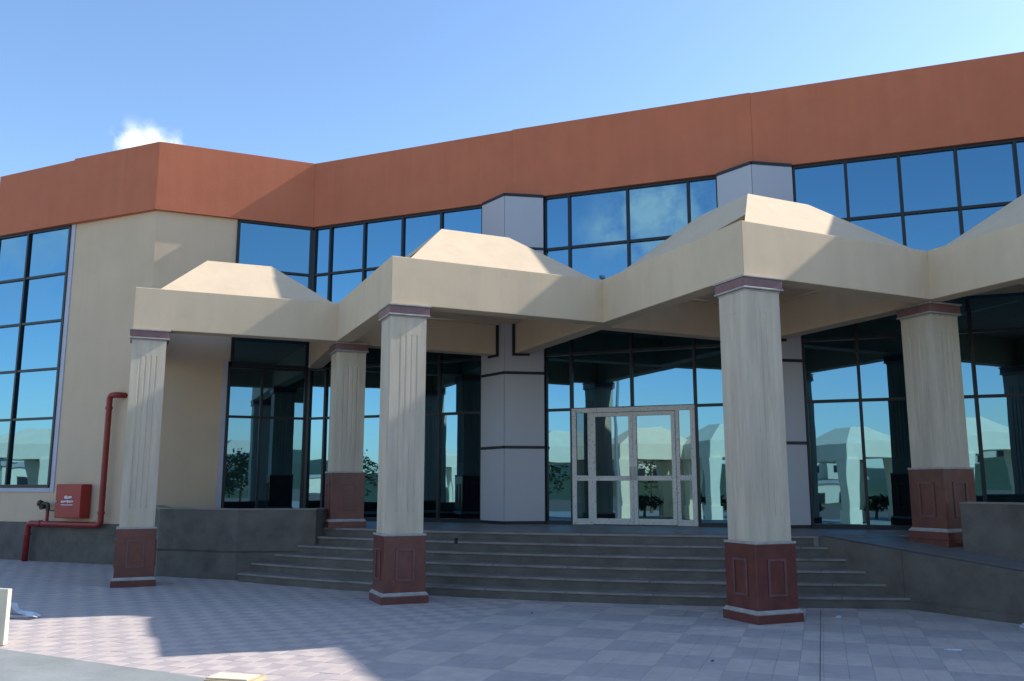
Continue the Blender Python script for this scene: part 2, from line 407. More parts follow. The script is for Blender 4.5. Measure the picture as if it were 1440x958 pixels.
# ramp
ramp = thing('access_ramp', 'dark rendered access ramp sloping down to the right of the steps', 'ramp', (TOPL.x, TOPL.y, 0))
WID = 1.32; LR = 9.0
def rp(u, v): return TOPL + RD * u + RNI * v
zr = lambda u: max(.0, ZT - .095 * max(0, u))
b = MB()
us = [-.35, 0, LR]
for k in range(18):
    ua, ub = k * .5, k * .5 + .5; zi = lambda u: zr(u) + .11 * min(u / 1.5, 1) * (1 - u / 9.5)
    b.prism([rp(ua, .02), rp(ub, .02), rp(ub, WID), rp(ua, WID)], [-.02] * 4, [zr(ua) - .003, zr(ub) - .003, zi(ub), zi(ua)], 'terrace')
b.prism([rp(0, .02), rp(-1.0, .02), rp(-1.2, WID), rp(0, WID)][::1], -.02, ZT - .0025, 'terrace')
rb = b.build('ramp_surface', None, ramp)
b = MB()   # outer cheek wall, flush with the ramp surface edge
for (u0, u1) in ((0, 1.35), (1.354, 3.1), (3.104, 5.0), (5.004, 7.4), (7.404, 8.9)):
    w_ = MB(); w_.prism([rp(u0, 0), rp(u1, 0), rp(u1, .16), rp(u0, .16)], [.0] * 4, [zr(u0) + .006, zr(u1) + .006, zr(u1) + .006, zr(u0) + .006], 'darkstone')
    w_.build('cheek_panel', None, ramp, bevel=.004)
w_ = MB(); w_.prism([rp(.9, -.03), rp(LR, -.03), rp(LR, -.002), rp(.9, -.002)], 0, .1, 'darkstone'); w_.build('skirting', None, ramp, bevel=.004)

def wall_thing(name, label, cat, pts, z0, z1, th, side, coping=True, line=None):
    t = thing(name, label, cat, (pts[0][0], pts[0][1], 0))
    for A, B in zip(pts, pts[1:]):
        A, B = V2(A), V2(B); d = (B - A).normalized(); n = V2((-d.y, d.x)) * side; L = (B - A).length
        k = max(1, round(L / 1.3))
        for q in range(k):
            a = A + d * (L * q / k + .0015); c = A + d * (L * (q + 1) / k - .0015)
            if line:
                w1 = MB(); w1.prism([a, c, c + n * th, a + n * th], z0, line - .02, 'darkstone'); w1.build('wall_panel', None, t, bevel=.003)
                w1 = MB(); w1.prism([a + n * .03, c + n * .03, c + n * th, a + n * th], line - .02, line + .012, 'darkstone'); w1.build('shadow_joint', None, t)
                w1 = MB(); w1.prism([a, c, c + n * th, a + n * th], line + .012, z1 - .025, 'darkstone'); w1.build('wall_panel', None, t, bevel=.003)
            else:
                w1 = MB(); w1.prism([a, c, c + n * th, a + n * th], z0, z1 - .025, 'darkstone'); w1.build('wall_panel', None, t, bevel=.003)
        w1 = MB(); w1.prism([A - n * .012, B - n * .012, B + n * (th + .02), A + n * (th + .02)], z1 - .025, z1, 'step'); w1.build('coping', None, t, bevel=.004)
    return t
wall_thing('planter_wall', 'low dark rendered planter wall between the first column and the steps', 'wall',
           [(-7.32, 18.25), (-6.40, 16.27), (-4.76, 15.60), (-3.45, 15.78), (-3.25, 16.3)], 0, 1.21, .2, 1, line=.47)
W2 = rp(.0, WID) + V2((0, 0))
wall_thing('planter_wall', 'low dark rendered planter wall right of the column beside the ramp', 'wall',
           [(6.06, 12.10), tuple(V2((6.06, 12.10)) + RD * 9.5)], 0, 1.39, .2, 1)
b = MB(); b.prism([(-7.2, 18.2), (-6.30, 16.45), (-4.72, 15.82), (-3.5, 16.0), (-3.35, 16.6), (-4.3, 19.5), (-7.6, 18.3)], .5, .98, 'soil')
struct(b.build('planter_soil', None))
q_ = V2((6.06, 12.10)) + V2((.21 * .872, .21 * .489))
b = MB(); b.prism([q_, q_ + RD * 9.3, q_ + RD * 9.3 + V2((1.5, 1)), P6 + V2((0, .1)), P5, q_ + V2((.6, .5))], .3, .85, 'soil')
struct(b.build('side_bed_soil', None))

# ------------------------------------------------------------------ main building
bld = thing('main_building', 'long faceted building with terracotta parapet, beige walls and blue mirror curtain walling', 'building', (P3.x, P3.y, 0))
PL = [P0, P0s, P1, P2, P3, P4, P5, P6, P7]
def offset_poly(pts, d):
    out = []
    for i, p in enumerate(pts):
        ns_ = []
        if i > 0: v = (p - pts[i - 1]).normalized(); ns_.append(V2((-v.y, v.x)))
        if i < len(pts) - 1: v = (pts[i + 1] - p).normalized(); ns_.append(V2((-v.y, v.x)))
        if len(ns_) == 2:
            m_ = (ns_[0] + ns_[1]).normalized(); out.append(p + m_ * (d / m_.dot(ns_[0])))
        else: out.append(p + ns_[0] * d)
    return out
back = offset_poly(PL, .30)
for i in range(len(PL) - 1):       # parapet: one rendered panel per facet
    A, B = PL[i], PL[i + 1]; C_, D_ = back[i + 1], back[i]
    d = (B - A).normalized() * .0006
    dz = {0: -.03, 1: 0, 2: 0, 3: 0, 4: .012, 5: .004}.get(i, 0)
    n_ = V2((d.y, -d.x)).normalized() * (.006 if i in (1, 4) else 0)
    w_ = MB(); w_.prism([A + d + n_, B - d + n_, C_ - d, D_ + d], HB, HP + dz); w_.build('parapet', 'terracotta', bld, bevel=.004)
# left end of the parapet, turned back
dl = V2((.43, .9)).normalized()
w_ = MB(); w_.prism([P0 + V2((-.0, 0)), P0 + dl * 14, P0 + dl * 14 + V2((.3, 0)), back[0]], HB, HP - .03); w_.build('parapet', 'terracotta', bld)
# parapet overhang / soffit: back structure closing the volume (roof slab and rear)
core = offset_poly(PL, .26)
w_ = MB(); w_.prism(core + [P7 + V2((7, 18)), P0 + dl * 14 + V2((3, 8))], HB + .0, HP - .5); w_.build('roof', 'concrete', bld)
core2 = offset_poly(PL, .40)
w_ = MB(); w_.prism(core2 + [P7 + V2((7, 17.8)), P0 + dl * 13.6 + V2((3, 8))], 0, HB - .002); w_.build('building_core', 'dark', bld)

GO = .09      # wall line behind the parapet face
def face_frame(A, B):
    d = (B - A).normalized(); n = V2((-d.y, d.x)); return A + n * GO, d, n
# beige walls
def wall(A, B, s0, s1, z0, z1, m='beige', name='wall', th=.25, f=0):
    a, d, n = face_frame(A, B); w_ = MB(); w_.prism([a + d * s0 + n * f, a + d * s1 + n * f, a + d * s1 + n * th, a + d * s0 + n * th], z0, z1, m)
    return w_.build(name, None, bld)
L01 = (P0 - P1).length
# facet 0-1, measured from P1 leftwards => from P0 rightwards: s = L - x
def L(x): return L01 - x
wl = (P0, P1)
wall(*wl, L(2.52), L(.0385), .82, HB - .001)
wall(*wl, L(2.52), L(.026), 0, .82, 'darkstone', 'plinth', f=-.03)
wall(*wl, 0, L(2.524), .82, 1.47); wall(*wl, 0, L(2.524), 0, .82, 'darkstone', 'plinth', f=-.03)
wall(P1, P2, .0388, 1.65, 4.3, HB - .001); wall(P1, P2, .0388, 1.58, .82, 4.299); wall(P1, P2, .0265, 1.70, 0, .82, 'darkstone', 'plinth', f=-.03)
# lilac trim round the left window and beside the recessed glazing
wall(*wl, L(2.646), L(2.525), 1.47, HB - .002, 'jamb', 'window_trim', th=.2, f=-.02)
wall(*wl, 0.0, L(2.65), 1.472, 1.56, 'jamb', 'window_sill', th=.2, f=-.025)
wall(P1, P2, 1.652, 1.72, 4.3, HB - .002, 'beige', 'wall'); wall(P1, P2, 1.582, 1.68, ZT, 4.298, 'jamb', 'window_trim', th=.2, f=-.02)
# end wall, turned back
w_ = MB(); nP = V2((dl.y, -dl.x)); w_.prism([P0 + V2((.06, .06)), P0 + dl * 14, P0 + dl * 14 + V2((.4, 0)), P0 + V2((.45, .3))], 0, HB - .003, 'beige'); w_.build('wall', None, bld)

MW = .055
def curtain(A, B, mull, zs, label=None, skip=(), half=()):
    """frame + mullions + panes between s positions and z levels"""
    a, d, n = face_frame(A, B)
    cw = MB(); F = .0
    # head and sill members form the frame
    cw.prism([a + d * mull[0] - n * .035, a + d * mull[-1] - n * .035, a + d * mull[-1] + n * .12, a + d * mull[0] + n * .12], zs[-1] - .05, zs[-1] - .003, 'black')
    f = cw.build('curtain_wall', None, bld); cw = MB()
    cw.prism([a + d * mull[0] - n * .035, a + d * mull[-1] - n * .035, a + d * mull[-1] + n * .12, a + d * mull[0] + n * .12], zs[0], zs[0] + .07, 'black')
    cw.build('sill_member', None, f)
    for i, s in enumerate(mull):
        lo, hi = zs[0] + .07, zs[-1] - .05
        for (si, zlo, zhi) in half:
            if si == i: lo, hi = max(lo, zlo), min(hi, zhi)
        x = MB(); ww = MW / 2 * (1.25 if i in (0, len(mull) - 1) else 1)
        x.prism([a + d * (s - ww) - n * .04, a + d * (s + ww) - n * .04, a + d * (s + ww) + n * .1, a + d * (s - ww) + n * .1], lo + .001, hi - .001, 'black')
        x.build('mullion', None, f, bevel=.004)
    for i in range(len(mull) - 1):
        for j in range(len(zs) - 1):
            if (i, j) in skip: continue
            s0, s1 = mull[i] + MW / 2, mull[i + 1] - MW / 2
            z0, z1 = zs[j], zs[j + 1]
            if j > 0:
                x = MB(); x.prism([a + d * s0 - n * .03, a + d * s1 - n * .03, a + d * s1 + n * .08, a + d * s0 + n * .08], z0 - .026, z0 + .026, 'black')
                x.build('transom', None, f)
            # pane, very slightly out of plane as real glazing is
            c = a + d * ((s0 + s1) / 2); hw = (s1 - s0) / 2 + .01; hz = (z1 - z0) / 2
            x = MB(); k1, k2 = random.gauss(0, .0028), random.gauss(0, .0028)
            zc = (z0 + z1) / 2; pts = []
            for u, v in ((-1, -1), (1, -1), (1, 1), (-1, 1)):
                off = .015 + u * hw * k1 + v * hz * k2
                q = c + d * (u * hw) + n * off; pts.append((q.x, q.y, zc + v * hz))
            bk_ = [(p[0] + n.x * .012, p[1] + n.y * .012, p[2]) for p in pts]
            x.face(pts, 'glass'); x.face(bk_[::-1], 'glass')
            for u in range(4): x.face([pts[u], bk_[u], bk_[(u + 1) % 4], pts[(u + 1) % 4]], 'glass')
            x.build('pane', None, f)
    return f
Z5 = [ZT, 3.09, 4.20, 5.30, 6.39, HB]
def rngm(a, b): return [(b, a)]
cz = [1.56, 3.09, 4.20, 5.30, 6.39, HB]
curtain(P0, P1, [.0, L(4.07), L(2.685)], cz)
curtain(P1, P2, [1.715, 2.42, 3.383], Z5[:3]); curtain(P1, P2, [1.755, 3.383], [4.2] + Z5[3:])
curtain(P2, P3, [.012, .45, 1.36, 2.35, 3.31, 4.31], Z5)
curtain(P3, P4, [.68, 1.22, 2.44, 3.65, 4.22], Z5, skip=((1, 0), (2, 0)), half=((2, 3.10, 99),))
curtain(P4, P5, [.70, 1.62, 2.52, 3.44, 4.36, 4.86], Z5)
curtain(P5, P6, [.03, .86, 1.70], Z5)
wall(P5, P6, 1.73, 3.36, .82, HB - .001); wall(P5, P6, 1.73, 3.37, 0, .82, 'darkstone', 'plinth', f=-.03)
wall(P6, P7, .0388, 9.9, .82, HB - .001); wall(P6, P7, .0265, 9.9, 0, .82, 'darkstone', 'plinth', f=-.03)

# lilac-grey pilasters: triangular in plan, in panels between black joints
def pilaster(Pv, A, B, beams=True):
    wd = ((Pv - A).normalized() + (B - Pv).normalized()).normalized(); fn = V2((wd.y, -wd.x))
    apex = Pv + fn * .42; Lp = Pv - wd * .68 + V2((0, 0)); Rp = Pv + wd * .68
    Lb = Lp + (-fn) * .15; Rb = Rp + (-fn) * .15
    c = MB(); c.prism([Lp + V2((.0, 0)) + (-fn) * .02, apex - fn * .02, Rp - fn * .02, Rb, Lb], ZT, HB - .01, 'black'); f = c.build('pilaster', None, bld)
    zz = [ZT + .03, 2.35, 3.82, 5.10, 6.38, HB - .02]
    for (U, W_) in ((Lp, apex), (apex, Rp)):
        d = (W_ - U).normalized(); n = V2((d.y, -d.x))
        for z0, z1 in zip(zz, zz[1:]):
            a_, b_ = U, W_
            x = MB(); x.prism([a_ + d * .0 , b_, b_ + n * .018, a_ + n * .018], z0 + .028, z1 - .028, 'cladding'); x.build('cladding_panel', None, f, bevel=.003)
        for z in zz[1:-1]:
            x = MB(); x.prism([U, W_ + d * .0, W_ + n * .028 + d * .01, U + n * .028], z - .027, z + .027, 'black'); x.build('joint_band', None, f)
        x = MB(); x.prism([U, W_, W_ + n * .028, U + n * .028], HB - .05, HB + .012, 'black'); x.build('joint_band', None, f)
    return apex, Lp, Rp, f
pil = {}
for k, (Pv, A, B) in enumerate(((P3, P2, P4), (P4, P3, P5))): pil[k] = pilaster(Pv, A, B)

# entrance doors, white PVC frame still with printed film
a, d, n = face_frame(P3, P4); a = a - n * .06
dr = MB()
def dbar(B_, s0, s1, z0, z1, y0=0, y1=.07, m='tape'):
    B_.prism([a + d * s0 + n * y0, a + d * s1 + n * y0, a + d * s1 + n * y1, a + d * s0 + n * y1], z0, z1, m)
s0, s1 = 1.235, 3.635; zb, ztp = ZT + .004, 3.10
dbar(dr, s0, s0 + .09, zb, ztp); dbar(dr, s1 - .09, s1, zb, ztp); dbar(dr, s0 + .092, s1 - .092, ztp - .09, ztp)
dbar(dr, 1.555, 1.635, zb, ztp - .092); dbar(dr, 3.265, 3.335, zb, ztp - .092)
for u0, u1 in ((s0 + .092, 1.553), (3.337, s1 - .092)):
    dbar(dr, u0, u1, zb, zb + .11); dbar(dr, u0, u1, 1.70, 1.80)
door = dr.build('entrance_door', None, bld, bevel=.004)
door['label'] = 'white framed double entrance door with side lights'
for u0, u1, q in ((s0 + .092, 1.553, 'darkglass'), (3.337, s1 - .092, 'doorglass')):
    for z0, z1 in ((zb + .11, 1.70), (1.80, ztp - .09)):
        x = MB(); dbar(x, u0, u1, z0, z1, .03, .05, q); x.build('side_light', None, door)
for u0, u1, hs in ((1.638, 2.448, 1), (2.452, 3.262, -1)):
    x = MB(); dbar(x, u0, u0 + .075, zb + .01, ztp - .1, -.02, .05); dbar(x, u1 - .075, u1, zb + .01, ztp - .1, -.02, .05)
    for z0, z1 in ((zb + .01, zb + .12), (1.70, 1.79), (ztp - .175, ztp - .1)): dbar(x, u0 + .0755, u1 - .0755, z0, z1, -.02, .05)
    x.build('door_leaf', None, door, bevel=.003)
    x = MB()
    for z0, z1 in ((zb + .12, 1.70), (1.79, ztp - .175)): dbar(x, u0 + .075, u1 - .075, z0, z1, .012, .028, 'doorglass')
    x.build('door_glass', None, door)
    hx = u1 - .04 if hs == 1 else u0 + .04
    x = MB(); p0 = a + d * hx - n * .02; p1 = a + d * hx - n * .075
    x.tube([(p0.x, p0.y, 1.95), (p1.x, p1.y, 1.95), (p1.x, p1.y, 1.9), (p1.x, p1.y, 1.72), (p0.x, p0.y, 1.72)], .012, 'steel', 8); x.build('handle', None, door)

# ------------------------------------------------------------------ canopy
C1 = V2((-6.36, 14.50)); I12 = V2((-3.19, 15.81)); C2 = V2((-1.75, 12.45)); I23 = V2((1.48, 13.98)); C3 = V2((2.90, 10.72)); I34 = V2((5.94, 12.20))
C4 = I34 - nb * 3.6
canopy = thing('entrance_canopy', 'cream rendered zigzag canopy with low hipped roofs carried on square columns', 'canopy', (I23.x, I23.y, ZC))
TH = .30
def beam(A, B, side, th=TH, off=0, ea=0, eb=0, z0=ZC, z1=ZB):
    """outer face on the line A-B; body to the given side"""
    d_ = (B - A).normalized(); n_ = V2((-d_.y, d_.x)) * side
    x = MB(); x.prism([A - d_ * ea + n_ * off, B + d_ * eb + n_ * off, B + d_ * eb + n_ * (off + th), A - d_ * ea + n_ * (off + th)], z0, z1, 'canopy')
    return x.build('beam', None, canopy, bevel=.012)
def miter(A, B, Cc, D_, z0=ZC, z1=ZB):
    x = MB(); x.prism([A, B, Cc, D_], z0, z1, 'canopy'); return x.build('beam', None, canopy, bevel=.01)
bays = [(C1, P1 + nb * -.35 + V2((0, 0)), I12, P2 - nb * .1, False), (C2, I12, I23, pil[0][0], True), (C3, I23, I34, pil[1][0], True), (C4, I34, P6 + nb * .05 + e1 * .0, P5 + nb * .05, False)]
for bi, (Cc, IL, IR, BK, pill) in enumerate(bays):
    dR = (IR - Cc).normalized(); nR = V2((-dR.y, dR.x))        # front right beam, body inward
    dL = (IL - Cc).normalized(); nL = V2((dL.y, -dL.x))
    # mitred front beams (corner at C)
    ci = Cc + nR * TH + nL * TH                                 # inner corner
    miter(Cc, IR + dR * .12, IR + dR * .12 + nR * TH, ci)
    miter(IL + dL * (TH + .02), Cc, ci, IL + dL * (TH + .02) + nL * TH, ZC + .001, ZB + .002)
    # back beams; bodies outside the square
    if bi == 3: pass
    elif bi == 0:
        beam(I12 + nR * TH * 1.002, BK, -1, off=0, z0=ZC + .002, z1=ZB - .002)
    else:
        left_end = BK + (IL - Cc).normalized() * 0
        # left back beam IL -> pilaster left face, right back beam IR -> pilaster right face
        LPf, RPf = pil[bi - 1][1], pil[bi - 1][2]
        dl_ = (BK - IL).normalized(); n_l = V2((-dl_.y, dl_.x))
        A_ = BK + (LPf - BK).normalized() * .22
        hit = A_
        s_dir = dR
        a0_ = hit - s_dir * ((hit - IL).dot(s_dir)); a0_ = a0_ + s_dir * (TH + .002)
        x = MB(); e_ = hit + V2((-s_dir.y, s_dir.x)) * .30
        e_ = e_ + s_dir * (-.18)
        x.prism([a0_, hit, e_, a0_ + V2((-s_dir.y, s_dir.x)) * .30], ZC, ZB - .003, 'canopy'); x.build('beam', None, canopy, bevel=.01)
        B_ = BK + (RPf - BK).normalized() * .2
        bd = dL * 1.0
        b0_ = B_ - bd * ((B_ - IR).dot(bd)) + bd * (TH + .002)
        x = MB(); ox = V2((bd.y, -bd.x)) * .30
        e2_ = B_ + ox + bd * .05
        x.prism([b0_, B_, e2_, b0_ + ox], ZC, ZB - .004, 'canopy'); x.build('beam', None, canopy, bevel=.01)
        # black trim where the beams meet the pilaster
        for (q, tgt, side) in ((hit, LPf, 1), (B_, RPf, -1)):
            dd = (tgt - BK).normalized(); fn_ = V2((dd.y, -dd.x)) * side
            if fn_.dot(Cc - BK) < 0: fn_ = -fn_
            x = MB(); x.prism([q - dd * .05 + fn_ * .02, q + fn_ * .02, q + fn_ * .06, q - dd * .05 + fn_ * .06], ZC - .05, ZB, 'black'); x.build('joint_trim', None, canopy)
            x = MB(); x.prism([q + fn_ * .02 + dd * .002, q + dd * .30 + fn_ * .02, q + dd * .30 + fn_ * .05, q + fn_ * .05 + dd * .002], ZC - .05, ZC - .003, 'black'); x.build('joint_trim', None, canopy)
    # hipped roof, truncated
    ctr = (Cc + IL + IR + BK) / 4 if bi else (Cc + IL + IR + P2) / 4
    bk = IL + IR - Cc if bi else BK
    if bi: ctr = (IL + IR) / 2
    K = [Cc, IR, bk, IL]; zt_ = 5.80
    def rg(k, z): return [Vector((*(ctr + (p - ctr) * k), z)) for p in K]
    base = [Vector((*(ctr + (p - ctr) * k_), ZB - .012)) for p, k_ in zip(K, (.835, .965, .90, .945))]; r2 = rg(.345, zt_)
    r1 = [a_.lerp(b_, .06) for a_, b_ in zip(base, r2)]
    x = MB()
    lift = .11
    for q in range(4):
        q2 = (q + 1) % 4
        if q == 3:     # left slope IL -> C: eave lifted clear of the beam near C
            mpt = base[3].lerp(base[0], .48); f_ = .40
            h0, h3 = base[0].lerp(r2[0], f_), base[3].lerp(r2[3], f_)
            x.face([h3, h0, r2[0], r2[3]]); x.face([base[3], mpt, h0, h3])
            inw = Vector((*((ctr - (V2(base[0]) + V2(base[3])) / 2).normalized() * .16), -.02))
            x.face([mpt, h0, h0 + inw, mpt + inw])
        elif q == 0:
            x.face([base[0], base[1], r2[1], r2[0]])
        else:
            x.face([base[q], base[q2], r1[q2], r1[q]]); x.face([r1[q], r1[q2], r2[q2], r2[q]])
    x.face(r2)
    ro = x.build('roof', 'canopy', canopy)
    x = MB(); x.prism([ci - (nR + nL) * .02, IR + nR * (TH - .02), BK + (BK - Cc).normalized() * (.0 if bi in (0, 3) else .15), IL + nL * (TH - .02)], ZB - .11, ZB - .02, 'canopy'); x.build('ceiling', None, canopy)

for tri in ([I12 + e1 * .3 + nb * .3, P2 + V2((.3, -.2)), P3 - V2((.65, -.22)), pil[0][0]], [I23 + e1 * .3 + nb * .3, pil[0][0], P3 + V2((.65, -.3)), P4 - V2((.65, -.2)), pil[1][0]], [I34 + e1 * .3 + nb * .3, pil[1][0], P4 + V2((.65, -.3)), P5 - V2((.2, -.05))]):
    x = MB(); x.prism(tri, 4.80, 4.88, 'canopy'); x.build('ceiling', None, canopy)
# ------------------------------------------------------------------ columns
def sq(h, c=(0, 0)): return [V2(c) + e1 * a * h + nb * b_ * h for a, b_ in ((-1, -1), (1, -1), (1, 1), (-1, 1))]
def grooved(h, gpos, gw, gd):
    pts = []
    dirs = [(e1, -nb), (nb, e1), (-e1, nb), (-nb, -e1)]
    for dr_, outn in dirs:
        pts.append(outn * h - dr_ * h)
        for g in gpos:
            pts += [outn * h + dr_ * (g - gw / 2), outn * (h - gd) + dr_ * (g - gw / 4), outn * (h - gd) + dr_ * (g + gw / 4), outn * h + dr_ * (g + gw / 2)]
    return pts
def make_column(loc, zbase, zped, label, cat='column', grp='square canopy columns'):
    t = thing('canopy_column', label, cat, (loc.x, loc.y, zbase), grp)
    t0 = Vector((loc.x, loc.y, zbase))
    P = lambda poly: [V2(p) * .925 + loc for p in poly]
    x = MB(); x.prism(P(sq(.365)), zbase - .005, zbase + .10, 'granite'); x.build('plinth', None, t, bevel=.006)
    x = MB(); i = len(x.v)
    a_, b_ = P(sq(.365)), P(sq(.335))
    x.prism(a_, zbase + .10, zbase + .125, 'mould'); x.build('base_moulding', None, t, bevel=.008)
    x = MB(); lo, hi = P(sq(.352)), P(sq(.332))
    for k in range(4): x.face([(*lo[k], zbase + .125), (*lo[(k + 1) % 4], zbase + .125), (*hi[(k + 1) % 4], zbase + .15), (*hi[k], zbase + .15)], 'mould')
    x.build('base_moulding', None, t)
    x = MB(); x.prism(P(sq(.325)), zbase + .12, zped - .03, 'granite'); pd_ = x.build('pedestal', None, t, bevel=.006)
    # raised rectangular frame on each pedestal face
    H0, H1 = zbase + .30, zped - .20
    for dr_, on in ((e1, -nb), (nb, e1), (-e1, nb), (-nb, -e1)):
        x = MB(); c = loc + on * .325 * .925; hw = .135; fw = .03
        def fr(s0_, s1_, z0, z1): x.prism([c + dr_ * s0_, c + dr_ * s1_, c + dr_ * s1_ + on * .016, c + dr_ * s0_ + on * .016], z0, z1, 'granite2')
        fr(-hw, -hw + fw, H0, H1); fr(hw - fw, hw, H0, H1); fr(-hw + fw, hw - fw, H0, H0 + fw); fr(-hw + fw, hw - fw, H1 - fw, H1)
        x.build('raised_panel', None, pd_, bevel=.004)
    x = MB(); x.prism(P(sq(.333)), zped - .03, zped, 'mould'); x.build('pedestal_moulding', None, t, bevel=.008)
    z2 = ZC - .19
    x = MB(); h = .288
    x.prism(P(sq(h)), zped, zped + .30, 'travertine'); x.prism(P(grooved(h, (-.135, -.045, .045, .135), .032, .009)), zped + .30, z2 - .26, 'travertine')
    x.prism(P(sq(h)), z2 - .26, z2, 'travertine'); x.build('shaft', None, t, bevel=0)
    x = MB(); lo, hi = P(sq(.29)), P(sq(.33))
    x.prism(P(sq(.30)), z2 - .001, z2 + .02, 'mould')
    x.prism(P(sq(.335)), z2 + .022, z2 + .045, 'mould'); x.build('capital_moulding', None, t, bevel=.006)
    x = MB(); x.prism(P(sq(.325)), z2 + .046, ZC - .03, 'cap'); x.build('capital_band', None, t, bevel=.004)
    x = MB(); x.prism(P(sq(.345)), ZC - .029, ZC - .004, 'mould'); x.build('capital_top', None, t, bevel=.005)
    return t
cA = make_column(C1 + (e1 + nb) * .278, 0, .94, 'leftmost canopy column, on the plaza in front of the red fire cabinet wall')
first = cA
for pos, lab in ((C2, 'canopy column standing on the plaza before the left part of the steps'), (C3, 'nearest canopy column, on the plaza before the right part of the steps'),
                 (C4, 'canopy column standing on the plaza to the right of the ramp')):
    c_ = copy_tree(first); q = pos + (e1 + nb) * .278; c_.location = (q.x, q.y, 0); c_['label'] = lab
cB = make_column(I12 + e1 * .30 + nb * .36, ZT, 1.86, 'shorter canopy column up on the terrace at the left end of the steps')
for pos, lab in ((I34, 'shorter canopy column beside the top of the ramp with planter wall attached'),):
    c_ = copy_tree(cB); q = pos + e1 * .36 + nb * .38; c_.location = (q.x, q.y, ZT); c_['label'] = lab

x = MB(); x.prism([V2(p) + V2(c_.location) for p in sq(.337)], .45, ZT - .006, 'granite'); x.build('plinth_foot', None, c_)
# ------------------------------------------------------------------ fire cabinet and standpipe on the left wall
fa, fd, fn2 = face_frame(P0, P1); fo = -fn2                       # fo: outwards
def fw_(x, y): return fa + fd * (L01 - x) + fo * y
cab = thing('fire_cabinet', 'red metal fire cabinet with small white print hung on the beige wall', 'cabinet', (*fw_(1.75, .1), .92))
x = MB(); x.prism([fw_(2.14, .03), fw_(1.36, .03), fw_(1.36, .25), fw_(2.14, .25)], .93, 1.64, 'red'); x.build('cabinet_box', None, cab, bevel=.006)
x = MB(); x.prism([fw_(2.125, .252), fw_(1.375, .252), fw_(1.375, .27), fw_(2.125, .27)], .95, 1.62, 'red'); cd = x.build('cabinet_door', None, cab, bevel=.005)
x = MB(); hp = fw_(2.08, .28); x.tube([(*fw_(2.08, .268), 1.28), (*fw_(2.08, .29), 1.28)], .022, 'mould', 12); x.build('lock', None, cd)
x = MB(); rr = random.Random(3)
def strokes(z0, z1, xa, xb, wmin, wmax):
    u = xa
    while u > xb:
        w0 = rr.uniform(wmin, wmax); za = z0 + rr.uniform(0, .3) * (z1 - z0); zc_ = z1 - rr.uniform(0, .3) * (z1 - z0)
        x.prism([fw_(u, .271), fw_(u - w0, .271), fw_(u - w0, .2725), fw_(u, .2725)], za, zc_, 'print'); u -= w0 + rr.uniform(.006, .014)
strokes(1.33, 1.40, 1.86, 1.68, .02, .05); strokes(1.25, 1.305, 1.95, 1.60, .02, .045); strokes(1.19, 1.225, 1.95, 1.62, .01, .03)
x.build('white_print', None, cd)
pipe = thing('standpipe', 'dark red standpipe running down the wall and along under the fire cabinet to the ground', 'pipe', (*fw_(2.9, .18), 0))
def bendpath(pts, r=.12, n=6):
    pts = [Vector(p) for p in pts]; o_ = [pts[0]]
    for i in range(1, len(pts) - 1):
        a_, b_, c_ = pts[i - 1], pts[i], pts[i + 1]; d1 = (a_ - b_).normalized(); d2 = (c_ - b_).normalized()
        s_, e_ = b_ + d1 * r, b_ + d2 * r
        for k in range(n + 1):
            t_ = k / n; o_.append((1 - t_) ** 2 * s_ + 2 * t_ * (1 - t_) * b_ + t_ * t_ * e_)
    return o_ + [pts[-1]]
yv = .17
x = MB(); x.tube(bendpath([(*fw_(.60, .0), 3.50), (*fw_(.60, yv), 3.50), (*fw_(.86, yv), 3.50), (*fw_(.86, yv), .80), (*fw_(3.03, yv), .80), (*fw_(3.05, yv), -.03)], .10), .062, 'redpipe', 18)
x.build('pipe', None, pipe, smooth=True)
for p_, q_2 in (((*fw_(.86, yv), 3.20), (*fw_(.86, yv), 3.26)), ((*fw_(.86, yv), 1.02), (*fw_(.86, yv), 1.08)), ((*fw_(2.62, yv), .8), (*fw_(2.68, yv), .8)), ((*fw_(3.035, yv), .55), (*fw_(3.035, yv), .60))):
    x = MB(); x.tube([p_, q_2], .075, 'redpipe', 18); x.build('coupling', None, pipe)
x = MB(); x.tube([(*fw_(2.46, yv), .84), (*fw_(2.46, yv), 1.10)], .035, 'redpipe', 12); x.build('riser', None, pipe)
x = MB(); x.tube(bendpath([(*fw_(2.46, yv), 1.08), (*fw_(2.46, yv), 1.22), (*fw_(2.66, yv + .02), 1.22)], .05), .045, 'brass', 12)
x.tube([(*fw_(2.64, yv + .02), 1.22), (*fw_(2.70, yv + .03), 1.24)], .07, 'brass', 12)
x.tube([(*fw_(2.56, yv), 1.17), (*fw_(2.56, yv + .1), 1.15)], .055, 'brass', 12)
x.build('valve', None, pipe)
x = MB(); x.tube([(*fw_(2.44, yv), 1.08), (*fw_(2.12, yv), 1.08)], .012, 'brass', 8); x.build('small_pipe', None, pipe)

